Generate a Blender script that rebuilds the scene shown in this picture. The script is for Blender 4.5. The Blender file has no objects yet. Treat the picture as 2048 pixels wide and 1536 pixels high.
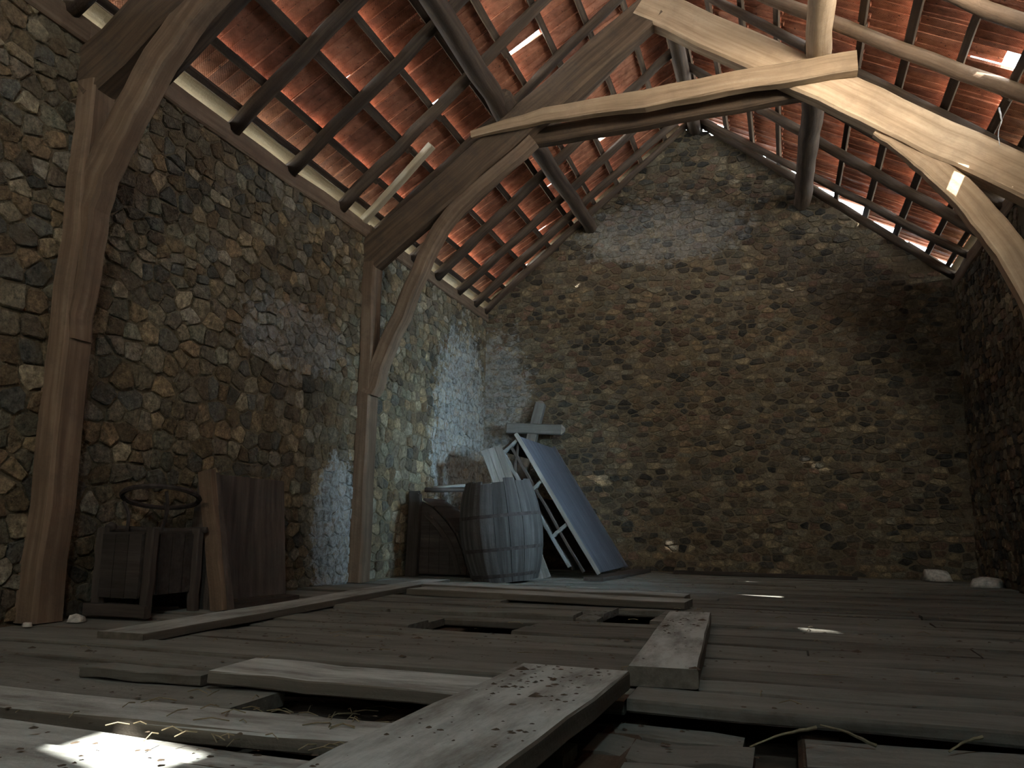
import bpy, math, random
from mathutils import Vector as V, Matrix
# ---------------------------------------------------------------- camera, world, sun, lights
sc = bpy.context.scene
COL = sc.collection
W, YG, H, A = 5.0, 8.861, 2.987, 5.088          # barn width, gable depth, eave height, apex height (m)
FPX = 1627.5
YAW, PIT, ROL = math.radians(-18.346), math.radians(9.885), math.radians(0.748)
CAM = V((3.273, 0.0, 0.4543))
_d = V((math.sin(YAW)*math.cos(PIT), math.cos(YAW)*math.cos(PIT), math.sin(PIT)))
_r = V((math.cos(YAW), -math.sin(YAW), 0)); _u = _r.cross(_d)
_r2 = _r*math.cos(ROL)+_u*math.sin(ROL); _u2 = -_r*math.sin(ROL)+_u*math.cos(ROL)
cam = bpy.data.objects.new('camera', bpy.data.cameras.new('camera')); COL.objects.link(cam)
m = Matrix((_r2, _u2, -_d)).transposed().to_4x4(); m.translation = CAM
cam.matrix_world = m
cam.data.sensor_width = 36; cam.data.lens = FPX/2048*36; cam.data.clip_start = 0.02
sc.camera = cam
def ray(x, y): return _d+_r2*((x-1024)/FPX)-_u2*((y-768)/FPX)
def hit(x, y, n, o):
    v = ray(x, y); n = V(n); return CAM+v*((V(o)-CAM).dot(n)/v.dot(n))
def FL(x, y, z=0.0): return hit(x, y, (0, 0, 1), (0, 0, z))
def TY(x, y, d): return hit(x, y, (0, 1, 0), (0, d, 0))
def LW(x, y, h=0.0): return hit(x, y, (1, 0, 0), (h, 0, 0))
def proj(P):
    v = V(P)-CAM; w = v.dot(_d)
    if w < 0.05: return None
    return (1024+FPX*v.dot(_r2)/w, 768-FPX*v.dot(_u2)/w, w)

sc.view_settings.view_transform = 'Standard'; sc.view_settings.look = 'None'
sc.view_settings.gamma = 1.0; sc.view_settings.use_curve_mapping = False
sc.view_settings.exposure = -0.8
sc.cycles.use_denoising = True
sc.cycles.max_bounces = 7; sc.cycles.diffuse_bounces = 5
sc.cycles.sample_clamp_indirect = 4.0

world = bpy.data.worlds.new('sky'); sc.world = world; world.use_nodes = True
bg = world.node_tree.nodes['Background']; bg.inputs[0].default_value = (0.82, 0.92, 1.0, 1); bg.inputs[1].default_value = 42.0

_TH = math.atan2(A-H, 2.5); SUN_HOLE = (4, 48)      # the missing tile (row, column from the gable) the sun shines through
_hs, _hy = 4*0.357+0.17, YG+0.06-0.2145*48.5
_hp = V((W-_hs*math.cos(_TH)+0.05*math.sin(_TH), _hy, H+_hs*math.sin(_TH)+0.05*math.cos(_TH)))
SUN_D = (_hp-FL(215, 1496)).normalized()        # towards the sun
def light(name, kind, loc, aim, energy, color, **kw):
    L = bpy.data.lights.new(name, kind); L.energy = energy; L.color = color
    for k, v in kw.items(): setattr(L, k, v)
    o = bpy.data.objects.new(name, L); COL.objects.link(o); o.location = loc
    o.rotation_euler = (V(aim)-V(loc)).to_track_quat('-Z', 'Y').to_euler()
    return o
light('sun', 'SUN', (8, -4, 14), V((8, -4, 14))-SUN_D, 50.0, (1, 0.97, 0.92), angle=0.009)
# daylight through the rear hatch, the small window in the right wall and the missing tile, plus an added fill for the truss
light('rear_hatch_daylight', 'AREA', (2.5, -2.9, 2.5), (0.2, 4.6, 1.7), 14, (1, 0.87, 0.66), shape='RECTANGLE', size=0.6, size_y=0.9, spread=math.radians(62))
light('right_window_daylight', 'AREA', (4.95, 4.6, 1.6), (0.1, 7.5, 1.0), 38, (0.48, 0.77, 1.0), shape='RECTANGLE', size=0.4, size_y=0.5, spread=math.radians(50))
light('truss_fill', 'AREA', (4.30, 3.85, 3.38), (3.5, 5.8, 3.35), 50, (1.0, 0.92, 0.80), shape='RECTANGLE', size=0.5, size_y=0.4, spread=math.radians(105))  # unseen fill lamp added under the right slope to brighten the truss
light('roof_gap_daylight', 'AREA', _hp-V((0.05, 0, 0.12)), (2.1, 2.6, 0), 68, (0.70, 0.95, 1.0), shape='RECTANGLE', size=0.22, size_y=0.32)

# ---------------------------------------------------------------- materials
def mat(name): 
    M = bpy.data.materials.new(name); M.use_nodes = True
    nt = M.node_tree; b = nt.nodes['Principled BSDF']; b.inputs['Specular IOR Level'].default_value = 0.2
    return M, nt, b
def N(nt, t, **kw):
    n = nt.nodes.new(t)
    for k, v in kw.items():
        if k.startswith('i_'): n.inputs[int(k[2:])].default_value = v
        else: setattr(n, k, v)
    return n
def ramp(nt, fac, stops):
    r = N(nt, 'ShaderNodeValToRGB'); e = r.color_ramp.elements
    while len(e) < len(stops): e.new(0.5)
    for q, (p, c) in zip(e, stops): q.position = p; q.color = (*c, 1)
    nt.links.new(fac, r.inputs[0]); return r.outputs[0]
def mix(nt, fac, a, b, mode='MIX'):
    n = N(nt, 'ShaderNodeMix', data_type='RGBA', blend_type=mode)
    for s, i in ((fac, 0), (a, 6), (b, 7)):
        if hasattr(s, 'is_linked'): nt.links.new(s, n.inputs[i])
        else: n.inputs[i].default_value = s if i == 0 else (*s, 1)
    return n.outputs[2]
def noise(nt, vec, scale, detail=4, rough=0.6):
    n = N(nt, 'ShaderNodeTexNoise'); n.inputs['Scale'].default_value = scale; n.inputs['Detail'].default_value = detail; n.inputs['Roughness'].default_value = rough
    nt.links.new(vec, n.inputs['Vector']); return n.outputs['Fac']
def bump(nt, b, h, strength, dist):
    n = N(nt, 'ShaderNodeBump'); n.inputs['Strength'].default_value = strength; n.inputs['Distance'].default_value = dist
    nt.links.new(h, n.inputs['Height']); nt.links.new(n.outputs[0], b.inputs['Normal'])
def pos(nt): return N(nt, 'ShaderNodeNewGeometry').outputs['Position']
def mapped(nt, vec, s):
    n = N(nt, 'ShaderNodeMapping'); n.inputs['Scale'].default_value = s; nt.links.new(vec, n.inputs['Vector']); return n.outputs[0]

def wood(name, dark, mid, lite, dust=None, dust_amt=0.5, gs=(1.1, 26, 26), rough=0.85, bstr=0.5, top=None):
    M, nt, b = mat(name)
    g = N(nt, 'ShaderNodeAttribute', attribute_name='grain').outputs['Vector']
    f = noise(nt, mapped(nt, g, gs), 1.0, 5, 0.65)
    c = ramp(nt, f, [(0.25, dark), (0.5, mid), (0.78, lite)])
    big = noise(nt, pos(nt), 3.0, 4)
    c = mix(nt, big, c, ramp(nt, big, [(0.3, (0.50, 0.50, 0.47)), (0.7, (1.15, 1.15, 1.15))]), 'MULTIPLY')
    if dust:
        d = noise(nt, pos(nt), 7.0, 6, 0.7)
        m_ = N(nt, 'ShaderNodeMapRange', i_1=0.48, i_2=0.68, i_3=0.0, i_4=dust_amt); nt.links.new(d, m_.inputs[0])
        c = mix(nt, m_.outputs[0], c, dust)
    if top:            # paler upper faces of flat boards: light from above painted into the colour
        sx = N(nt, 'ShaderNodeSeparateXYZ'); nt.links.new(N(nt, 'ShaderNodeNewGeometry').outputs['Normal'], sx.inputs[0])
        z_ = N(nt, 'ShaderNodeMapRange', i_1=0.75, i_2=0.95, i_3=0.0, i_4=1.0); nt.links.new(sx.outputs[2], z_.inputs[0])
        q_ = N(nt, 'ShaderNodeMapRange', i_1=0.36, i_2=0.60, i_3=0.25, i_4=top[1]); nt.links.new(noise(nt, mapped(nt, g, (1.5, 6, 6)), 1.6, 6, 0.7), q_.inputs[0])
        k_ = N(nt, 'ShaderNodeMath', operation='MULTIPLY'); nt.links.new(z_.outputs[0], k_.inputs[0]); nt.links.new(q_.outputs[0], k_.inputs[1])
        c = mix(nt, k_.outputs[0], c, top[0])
    rv = N(nt, 'ShaderNodeObjectInfo').outputs['Random']
    c = mix(nt, 1.0, c, ramp(nt, rv, [(0, (0.78, 0.76, 0.74)), (1, (1.12, 1.12, 1.12))]), 'MULTIPLY')
    nt.links.new(c, b.inputs['Base Color']); b.inputs['Roughness'].default_value = rough
    h = mix(nt, 0.5, f, noise(nt, pos(nt), 60, 3))
    bump(nt, b, h, bstr, 0.01)
    return M
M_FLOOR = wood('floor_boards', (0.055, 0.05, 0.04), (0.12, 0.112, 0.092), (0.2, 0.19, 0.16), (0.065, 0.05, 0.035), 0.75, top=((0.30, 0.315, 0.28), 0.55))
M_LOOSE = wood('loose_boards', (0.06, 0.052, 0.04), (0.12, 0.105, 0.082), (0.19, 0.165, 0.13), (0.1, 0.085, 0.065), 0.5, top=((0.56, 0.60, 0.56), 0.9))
M_OLD = wood('old_oak', (0.04, 0.027, 0.017), (0.095, 0.064, 0.041), (0.16, 0.113, 0.075), (0.04, 0.033, 0.028), 0.5)
M_PINE = wood('pale_sawn_timber', (0.25, 0.17, 0.10), (0.42, 0.30, 0.19), (0.55, 0.42, 0.28), (0.22, 0.16, 0.11), 0.35)
M_POST = wood('brown_post_timber', (0.09, 0.06, 0.04), (0.17, 0.115, 0.075), (0.26, 0.19, 0.13), (0.08, 0.06, 0.045), 0.5)
M_RAFT = wood('rafter_poles', (0.03, 0.021, 0.015), (0.075, 0.052, 0.036), (0.15, 0.112, 0.08), (0.05, 0.04, 0.035), 0.5)
M_GREY = wood('weathered_grey_wood', (0.13, 0.12, 0.105), (0.24, 0.225, 0.2), (0.38, 0.36, 0.33), (0.2, 0.18, 0.15), 0.4)
M_PALE = wood('pale_new_board', (0.42, 0.36, 0.25), (0.6, 0.53, 0.38), (0.7, 0.63, 0.48), (0.4, 0.34, 0.24), 0.3)
M_DARKW = wood('blackened_wood', (0.02, 0.016, 0.012), (0.045, 0.036, 0.03), (0.085, 0.07, 0.06), (0.06, 0.05, 0.045), 0.4)
M_BARREL = wood('barrel_oak', (0.03, 0.027, 0.024), (0.075, 0.07, 0.065), (0.16, 0.155, 0.15), (0.07, 0.06, 0.055), 0.5)
M_PANEL = wood('slate_grey_panel', (0.055, 0.06, 0.07), (0.085, 0.09, 0.105), (0.12, 0.125, 0.145), (0.07, 0.07, 0.078), 0.3)
M_CRATE = wood('brown_crate', (0.035, 0.026, 0.02), (0.07, 0.055, 0.045), (0.12, 0.095, 0.08), (0.06, 0.055, 0.05), 0.5)
M_CROSS = wood('cross_wood', (0.12, 0.12, 0.11), (0.2, 0.2, 0.185), (0.3, 0.3, 0.28), (0.12, 0.12, 0.11), 0.4)

def stone_mat(name, patches, tint):
    M, nt, b = mat(name)
    t = N(nt, 'ShaderNodeAttribute', attribute_name='tone').outputs['Color']
    p = pos(nt)
    f = noise(nt, p, 30, 8, 0.8)
    c = mix(nt, 1.0, t, ramp(nt, f, [(0.32, (0.25, 0.24, 0.23)), (0.5, (0.95, 0.95, 0.95)), (0.68, (1.9, 1.85, 1.7))]), 'MULTIPLY')
    f2 = noise(nt, p, 5, 5, 0.65)
    c = mix(nt, ramp(nt, f2, [(0.45, (0, 0, 0)), (0.66, (0.6, 0.6, 0.6))]), c, tint)
    c = limewash_light(nt, p, c, patches)
    nt.links.new(c, b.inputs['Base Color']); b.inputs['Roughness'].default_value = 0.9
    bump(nt, b, mix(nt, 0.5, f, noise(nt, p, 90, 3)), 1.0, 0.03)
    return M
def limewash_light(nt, p, c, patches):
    """old lime wash on the masonry, with bluish light painted into its colour; each patch = (centre, radii, amount)"""
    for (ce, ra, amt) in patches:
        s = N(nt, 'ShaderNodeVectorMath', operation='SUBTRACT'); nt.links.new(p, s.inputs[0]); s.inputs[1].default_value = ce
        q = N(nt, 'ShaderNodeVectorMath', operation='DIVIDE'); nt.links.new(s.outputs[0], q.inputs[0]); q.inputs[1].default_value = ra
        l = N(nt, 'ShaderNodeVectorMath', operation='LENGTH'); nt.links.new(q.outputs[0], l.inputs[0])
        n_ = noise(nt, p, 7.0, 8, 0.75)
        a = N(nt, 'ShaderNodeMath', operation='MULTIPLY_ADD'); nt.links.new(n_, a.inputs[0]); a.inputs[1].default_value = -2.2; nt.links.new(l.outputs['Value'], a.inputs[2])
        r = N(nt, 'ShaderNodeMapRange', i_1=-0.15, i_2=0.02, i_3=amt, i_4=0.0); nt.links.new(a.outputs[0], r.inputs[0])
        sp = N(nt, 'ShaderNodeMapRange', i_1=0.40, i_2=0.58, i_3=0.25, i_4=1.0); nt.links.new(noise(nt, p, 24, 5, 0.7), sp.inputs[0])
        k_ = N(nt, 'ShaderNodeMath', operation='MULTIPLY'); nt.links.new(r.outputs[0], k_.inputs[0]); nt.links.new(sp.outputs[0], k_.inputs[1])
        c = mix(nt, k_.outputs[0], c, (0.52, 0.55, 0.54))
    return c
def mortar_mat(name, c1, c2, patches):
    M, nt, b = mat(name); p = pos(nt)
    f = noise(nt, p, 16, 9, 0.8)
    c = ramp(nt, f, [(0.3, c1), (0.7, c2)])
    c = limewash_light(nt, p, c, patches)
    nt.links.new(c, b.inputs['Base Color']); b.inputs['Roughness'].default_value = 0.95
    bump(nt, b, noise(nt, p, 26, 6, 0.7), 1.0, 0.04)
    return M
PATCH_L = [((0.05, 8.15, 1.35), (0.6, 0.75, 1.15), 0.65), ((0.05, 5.6, 0.35), (0.6, 0.33, 0.6), 0.85), ((0.05, 4.9, 1.75), (0.6, 0.6, 0.25), 0.35)]  # lime wash remnants that also carry bluish light put into the colour
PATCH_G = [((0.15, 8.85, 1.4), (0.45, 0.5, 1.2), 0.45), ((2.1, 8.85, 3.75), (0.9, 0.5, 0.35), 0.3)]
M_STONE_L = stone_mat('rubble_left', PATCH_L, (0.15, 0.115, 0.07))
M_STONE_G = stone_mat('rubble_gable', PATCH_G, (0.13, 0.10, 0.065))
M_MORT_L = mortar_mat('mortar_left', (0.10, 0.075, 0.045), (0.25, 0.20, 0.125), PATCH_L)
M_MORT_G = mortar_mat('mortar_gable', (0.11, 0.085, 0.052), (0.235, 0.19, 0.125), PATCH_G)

def tile_mat():
    M, nt, b = mat('terracotta_tile')
    o = N(nt, 'ShaderNodeTexCoord').outputs['Object']
    p = pos(nt)
    f = noise(nt, p, 12, 5, 0.65)
    c = ramp(nt, f, [(0.25, (0.18, 0.08, 0.05)), (0.55, (0.37, 0.17, 0.105)), (0.8, (0.52, 0.27, 0.18))])
    rv = N(nt, 'ShaderNodeObjectInfo').outputs['Random']
    c = mix(nt, 1.0, c, ramp(nt, rv, [(0, (0.6, 0.55, 0.55)), (1, (1.15, 1.1, 1.05))]), 'MULTIPLY')
    spots = noise(nt, p, 45, 2, 0.5)
    c = mix(nt, ramp(nt, spots, [(0.66, (0, 0, 0)), (0.72, (0.8, 0.8, 0.8))]), c, (0.05, 0.03, 0.025))
    nt.links.new(c, b.inputs['Base Color']); b.inputs['Roughness'].default_value = 0.75
    hs = []
    for a in (45, -45):
        w = N(nt, 'ShaderNodeTexWave'); w.inputs['Scale'].default_value = 26
        mp = N(nt, 'ShaderNodeMapping'); mp.inputs['Rotation'].default_value = (0, 0, math.radians(a)); nt.links.new(o, mp.inputs[0]); nt.links.new(mp.outputs[0], w.inputs[0])
        hs.append(w.outputs['Fac'])
    bump(nt, b, mix(nt, 0.5, hs[0], hs[1]), 0.35, 0.006)
    return M
M_TILE = tile_mat()
def plain(name, c, rough=0.8, metal=0.0, ns=30, var=0.4):
    M, nt, b = mat(name)
    f = noise(nt, pos(nt), ns, 4)
    nt.links.new(ramp(nt, f, [(0.3, tuple(x*(1-var) for x in c)), (0.7, tuple(x*(1+var) for x in c))]), b.inputs['Base Color'])
    b.inputs['Roughness'].default_value = rough; b.inputs['Metallic'].default_value = metal
    bump(nt, b, f, 0.4, 0.01)
    return M
M_IRON = plain('rusty_iron', (0.05, 0.04, 0.035), 0.7, 0.3)
M_DIRT = plain('dark_dirt', (0.07, 0.055, 0.04), 0.95, 0, 14)
M_CRUMB = plain('dry_crumbs', (0.085, 0.065, 0.045), 0.95)
M_STRAW = plain('dry_straw', (0.2, 0.165, 0.10), 0.8)
M_WEB = plain('cobweb', (0.6, 0.62, 0.62), 0.9)
M_LIME = plain('pale_plaster', (0.5, 0.48, 0.42), 0.95)
M_GROUND = plain('dry_yard', (0.6, 0.55, 0.45), 0.95, 0, 2)

# ---------------------------------------------------------------- builders
def tag(o, label=None, cat=None, group=None, kind=None):
    if label: o['label'] = label
    if cat: o['category'] = cat
    if group: o['group'] = group
    if kind: o['kind'] = kind
    return o
ORG = {}
def mesh(name, vs, fs, m_, smooth=False, attr=None, tone=None):
    me = bpy.data.meshes.new(name); me.from_pydata([tuple(v) for v in vs], [], fs)
    if smooth: me.polygons.foreach_set('use_smooth', [True]*len(me.polygons))
    if attr:
        a = me.attributes.new('grain', 'FLOAT_VECTOR', 'POINT'); a.data.foreach_set('vector', [x for v in attr for x in v])
    if tone:
        a = me.attributes.new('tone', 'FLOAT_COLOR', 'POINT'); a.data.foreach_set('color', [x for v in tone for x in (*v, 1)])
    me.materials.append(m_); me.update(); return me
def mk(name, geo, m_, parent=None, smooth=False, tone=None, org=None):
    """geo = (verts, faces, grain) in world metres -> one mesh object"""
    vs, fs = geo[0], geo[1]; at = geo[2] if len(geo) > 2 else None
    if org is None:
        n = len(vs); org = V((sum(v[0] for v in vs)/n, sum(v[1] for v in vs)/n, min(v[2] for v in vs)))
    org = V(org)
    me = mesh(name, [V(v)-org for v in vs], fs, m_, smooth, at, tone)
    o = bpy.data.objects.new(name, me); COL.objects.link(o)
    ORG[o.name] = org
    if parent: o.parent = parent; o.location = org-ORG[parent.name]
    else: o.location = org
    return o
def empty(name, loc):
    o = bpy.data.objects.new(name, None); COL.objects.link(o); o.location = loc; o.empty_display_size = 0.1
    ORG[o.name] = V(loc); return o
def join(gs):
    vs, fs, at = [], [], []
    for g in gs:
        k = len(vs); vs += list(g[0]); fs += [tuple(i+k for i in f) for f in g[1]]
        at += list(g[2]) if len(g) > 2 else [(0, 0, 0)]*len(g[0])
    return vs, fs, at
def rect(w, h, c=0.12):
    """section of a sawn timber with worn arrises"""
    e = min(w, h)*c; a, b = w/2, h/2
    return [(-a+e, -b), (a-e, -b), (a, -b+e), (a, b-e), (a-e, b), (-a+e, b), (-a, b-e), (-a, -b+e)]
def circ(r, n=8, s=1.0): return [(r*math.cos(2*math.pi*i/n), s*r*math.sin(2*math.pi*i/n)) for i in range(n)]
def sweep(pts, sec, up=(0, 0, 1), scale=None, wob=0.0, seed=0, sub=0, close=False):
    rnd = random.Random(seed)
    P = [V(p) for p in pts]
    if sub and len(P) == 2: P = [P[0].lerp(P[1], i/sub) for i in range(sub+1)]
    elif sub: P = catmull(P, sub)
    up = V(up); vs, fs, at = [], [], []
    n = len(sec); L = 0; off = (rnd.uniform(0, 40), rnd.uniform(0, 9), rnd.uniform(0, 9))
    for i, p in enumerate(P):
        if close: t = (P[(i+1) % len(P)]-P[i-1]).normalized()
        else: t = (P[min(i+1, len(P)-1)]-P[max(i-1, 0)]).normalized()
        if i: L += (p-P[i-1]).length
        s = t.cross(up).normalized(); u2 = s.cross(t)
        k = scale(i/(len(P)-1)) if scale else 1
        dx, dy = (rnd.uniform(-wob, wob), rnd.uniform(-wob, wob))
        for (a, b) in sec:
            j = wob*0.5
            vs.append(p+s*(a*k+dx+rnd.uniform(-j, j))+u2*(b*k+dy+rnd.uniform(-j, j))); at.append((L+off[0], a+off[1], b+off[2]))
    R = len(P)
    for i in range(R if close else R-1):
        for j in range(n):
            q = (j+1) % n; i2 = (i+1) % R
            fs.append((i*n+j, i*n+q, i2*n+q, i2*n+j))
    if not close:
        fs.append(tuple(range(n-1, -1, -1))); fs.append(tuple((R-1)*n+j for j in range(n)))
    # make outward
    return vs, fs, at
def catmull(P, sub):
    Q = [P[0]*2-P[1]]+P+[P[-1]*2-P[-2]]; out = []
    for i in range(1, len(Q)-2):
        for k in range(sub):
            t = k/sub; a, b, c, d = Q[i-1], Q[i], Q[i+1], Q[i+2]
            out.append(0.5*((2*b)+(c-a)*t+(2*a-5*b+4*c-d)*t*t+(3*b-a-3*c+d)*t**3))
    out.append(P[-1]); return out
def box(x0, x1, y0, y1, z0, z1):
    vs = [(x, y, z) for z in (z0, z1) for y in (y0, y1) for x in (x0, x1)]
    fs = [(0, 2, 3, 1), (4, 5, 7, 6), (0, 1, 5, 4), (1, 3, 7, 5), (3, 2, 6, 7), (2, 0, 4, 6)]
    return vs, fs, vs
def slab(corners, th, up=None):
    """board from four corners (any plane), thickness th along -normal"""
    c = [V(p) for p in corners]; n = (c[1]-c[0]).cross(c[3]-c[0]).normalized()
    vs = [p-n*th for p in c]+c
    fs = [(3, 2, 1, 0), (4, 5, 6, 7)]+[(i, (i+1) % 4, (i+1) % 4+4, i+4) for i in range(4)]
    ex = (c[1]-c[0]); ey = (c[3]-c[0])
    if ey.length > ex.length: ex, ey = ey, ex
    ex.normalize(); ey.normalize(); o = random.random()*30
    at = [(v.dot(ex)+o, v.dot(ey)+o, v.dot(n)) for v in vs]
    return vs, fs, at

RS = random.Random(7)
# ---------------------------------------------------------------- walls of rubble stone
def clip(poly, nx, ny, c):
    out = []
    for i in range(len(poly)):
        a, b = poly[i-1], poly[i]
        da = a[0]*nx+a[1]*ny-c; db = b[0]*nx+b[1]*ny-c
        if (da < 0) != (db < 0):
            t = da/(da-db); out.append((a[0]+(b[0]-a[0])*t, a[1]+(b[1]-a[1])*t))
        if db < 0: out.append(b)
    return out
def rubble(u0, u1, v0, v1, wr, hr, asp, rnd, inside, clips):
    pts = []; v = v0
    while v < v1:
        h = rnd.uniform(*hr); u = u0-rnd.random()*0.1
        while u < u1:
            w = rnd.uniform(*wr)*(1.4 if rnd.random() < 0.12 else 1)*(0.6 if rnd.random() < 0.2 else 1)
            pts.append((u+w/2, v+h/2+rnd.uniform(-0.3, 0.3)*h)); u += w
        v += h
    cells = []; R = 0.45; grid = {}
    for i, (u, v) in enumerate(pts): grid.setdefault((int(u/R), int(v/R)), []).append(i)
    for i, (u, v) in enumerate(pts):
        if not inside(u, v): continue
        poly = [(u-R, v-R), (u+R, v-R), (u+R, v+R), (u-R, v+R)]
        gu, gv = int(u/R), int(v/R)
        nb = [j for a in (-1, 0, 1) for b in (-1, 0, 1) for j in grid.get((gu+a, gv+b), []) if j != i]
        nb.sort(key=lambda j: (pts[j][0]-u)**2+(pts[j][1]-v)**2)
        for j in nb[:16]:
            q = pts[j]; dx, dy = q[0]-u, (q[1]-v)*asp*asp
            c = ((q[0]**2-u*u)+asp*asp*(q[1]**2-v*v))/2
            poly = clip(poly, dx, dy, c)
            if len(poly) < 3: break
        for k in clips: poly = clip(poly, *k) if len(poly) > 2 else poly
        if len(poly) < 3: continue
        cx = sum(p[0] for p in poly)/len(poly); cy = sum(p[1] for p in poly)/len(poly)
        ar = abs(sum(poly[k-1][0]*poly[k][1]-poly[k][0]*poly[k-1][1] for k in range(len(poly))))/2
        if ar < 0.0009: continue
        # round the corners: one cut per corner, drop tiny edges
        q = []
        for k in range(len(poly)):
            a, b = poly[k-1], poly[k]
            L = math.hypot(b[0]-a[0], b[1]-a[1])
            c1, c2 = rnd.uniform(.06, .2), rnd.uniform(.8, .94)
            if L < 0.03: q.append(((a[0]+b[0])/2, (a[1]+b[1])/2))
            else: q += [(a[0]+(b[0]-a[0])*c1, a[1]+(b[1]-a[1])*c1), (a[0]+(b[0]-a[0])*c2, a[1]+(b[1]-a[1])*c2)]
        if sum(q[k-1][0]*q[k][1]-q[k][0]*q[k-1][1] for k in range(len(q))) < 0: q.reverse()
        cells.append((cx, cy, ar, q))
    return cells
def stone_geo(cell, place, rnd, pr, flip, gr=(0.90, 1.0)):
    cx, cy, ar, q = cell; n = len(q)
    pr = pr*rnd.uniform(0.35, 1.3); g = rnd.uniform(*gr); tx, ty = rnd.uniform(-0.12, 0.12), rnd.uniform(-0.12, 0.12)
    vs = []; jit = [rnd.uniform(0.86, 1.05) for _ in q]
    for (s, h) in ((g+0.03, -0.02), (g*0.985, pr*0.6), (g*0.90, pr)):
        for (u, v) in q:
            k_ = jit[len(vs) % n]*rnd.uniform(0.98, 1.02); du, dv = (u-cx)*s*k_, (v-cy)*s*k_
            hh = h+(tx*du+ty*dv if h > 0 else 0)+(rnd.uniform(-0.3, 0.3)*pr if h > 0 else 0)
            vs.append(place(cx+du, cy+dv, hh))
    vs.append(place(cx, cy, pr*1.08))
    fs = [(r*n+k, r*n+(k+1) % n, (r+1)*n+(k+1) % n, (r+1)*n+k) for r in range(2) for k in range(n)]
    fs += [(2*n+k, 2*n+(k+1) % n, 3*n) for k in range(n)]
    if flip: fs = [tuple(reversed(f)) for f in fs]
    return vs, fs
def stone_wall(wall, cells, place, m_, palette, pr, flip, seed, gr=(0.86, 1.0), cap=300):
    rnd = random.Random(seed); S = []
    for c in cells:
        P = place(c[0], c[1], 0.02); pj = proj(P)
        score = 0
        if pj and -30 < pj[0] < 2078 and -30 < pj[1] < 1566:
            nrm = (V(place(c[0], c[1], 1))-V(place(c[0], c[1], 0))).normalized()
            dv = V(P)-CAM; score = c[2]*abs(dv.normalized().dot(nrm))/pj[2]**2
        base = rnd.choice(palette); k = rnd.uniform(0.5, 1.35)
        S.append((score, stone_geo(c, place, rnd, pr, flip, gr), tuple(x*k for x in base)))
    S.sort(key=lambda s: -s[0])
    for sc_, g, col in S[:cap]:
        if sc_ <= 0: break
        mk('stone', g, m_, wall, False, [col]*len(g[0]))
    rest = [s for s in S[cap:]]+[s for s in S[:cap] if s[0] <= 0]
    if rest:
        g = join([s[1] for s in rest]); tone = [s[2] for s in rest for _ in s[1][0]]
        tag(mk('small_stones', (g[0], g[1]), m_, wall, False, tone, org=(0, 0, 0)), kind='stuff')

T_W = 0.45
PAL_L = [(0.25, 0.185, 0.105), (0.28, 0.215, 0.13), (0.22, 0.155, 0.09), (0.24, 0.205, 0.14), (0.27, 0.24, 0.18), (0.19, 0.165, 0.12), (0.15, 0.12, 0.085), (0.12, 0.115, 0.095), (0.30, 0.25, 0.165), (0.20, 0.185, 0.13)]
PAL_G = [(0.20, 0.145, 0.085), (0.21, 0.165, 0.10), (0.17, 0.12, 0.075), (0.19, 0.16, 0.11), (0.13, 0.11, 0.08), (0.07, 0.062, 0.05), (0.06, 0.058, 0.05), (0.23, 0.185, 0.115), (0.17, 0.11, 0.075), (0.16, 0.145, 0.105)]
ZB = -2.6
# left wall
wl = mk('wall_left', join([box(-T_W+0.3, 0, -2.95, YG+0.45, ZB, H-0.30), box(-0.06, 0, -2.95, YG+0.45, H-0.30, H-0.10)])[:2], M_MORT_L, org=(0, 0, 0))
tag(wl, 'warm brown rubble stone side wall behind the timber posts', 'wall', kind='structure')
cells = rubble(1.2, YG, 0, H-0.12, (0.065, 0.20), (0.045, 0.125), 1.25, random.Random(3), lambda u, v: 1.2 < u < YG-0.02, [(0, -1, 0.0), (0, 1, H-0.13), (1, 0, YG-0.01)])
stone_wall(wl, cells, lambda u, v, h: (h, u, v), M_STONE_L, PAL_L, 0.015, False, 11)
# gable wall
SL = (A-H)/2.5
def rake(x): return H+SL*min(x, W-x)
gp = [(-T_W, ZB), (W+T_W, ZB), (W+T_W, H-0.2), (W, H-0.02), (2.75, rake(2.75)-0.05), (2.5, A-0.22), (2.3, rake(2.3)+0.11), (0, H+0.11), (-T_W, H-0.2)]
n = len(gp)
wg = mk('wall_back', ([(x, YG, z) for x, z in gp]+[(x, YG+0.4, z) for x, z in gp],
     [tuple(range(n)), tuple(range(2*n-1, n-1, -1))]+[((i+1) % n, i, i+n, (i+1) % n+n) for i in range(n)]), M_MORT_G, org=(0, 0, 0))
tag(wg, 'dim gable end wall of flat dark rubble stones under the ridge', 'wall', kind='structure')
rg = random.Random(5)
def in_g(u, v):
    if not (0.02 < u < W-0.02): return False
    return u < 2.35 or v < rake(u)-(0.10 if math.sin(u*23)+math.sin(u*9.3+1) > 0.5 else -0.05)
nl_ = (-SL, 1)
cells = rubble(0, W, 0, A, (0.08, 0.20), (0.038, 0.082), 1.75, random.Random(4), in_g, [(0, -1, 0), (-1, 0, 0), (1, 0, W), (-SL, 1, H+0.06), (SL, 1, H+SL*W+0.05)])
stone_wall(wg, cells, lambda u, v, h: (u, YG-h, v), M_STONE_G, PAL_G, 0.015, False, 12, (0.78, 0.98))
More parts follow.
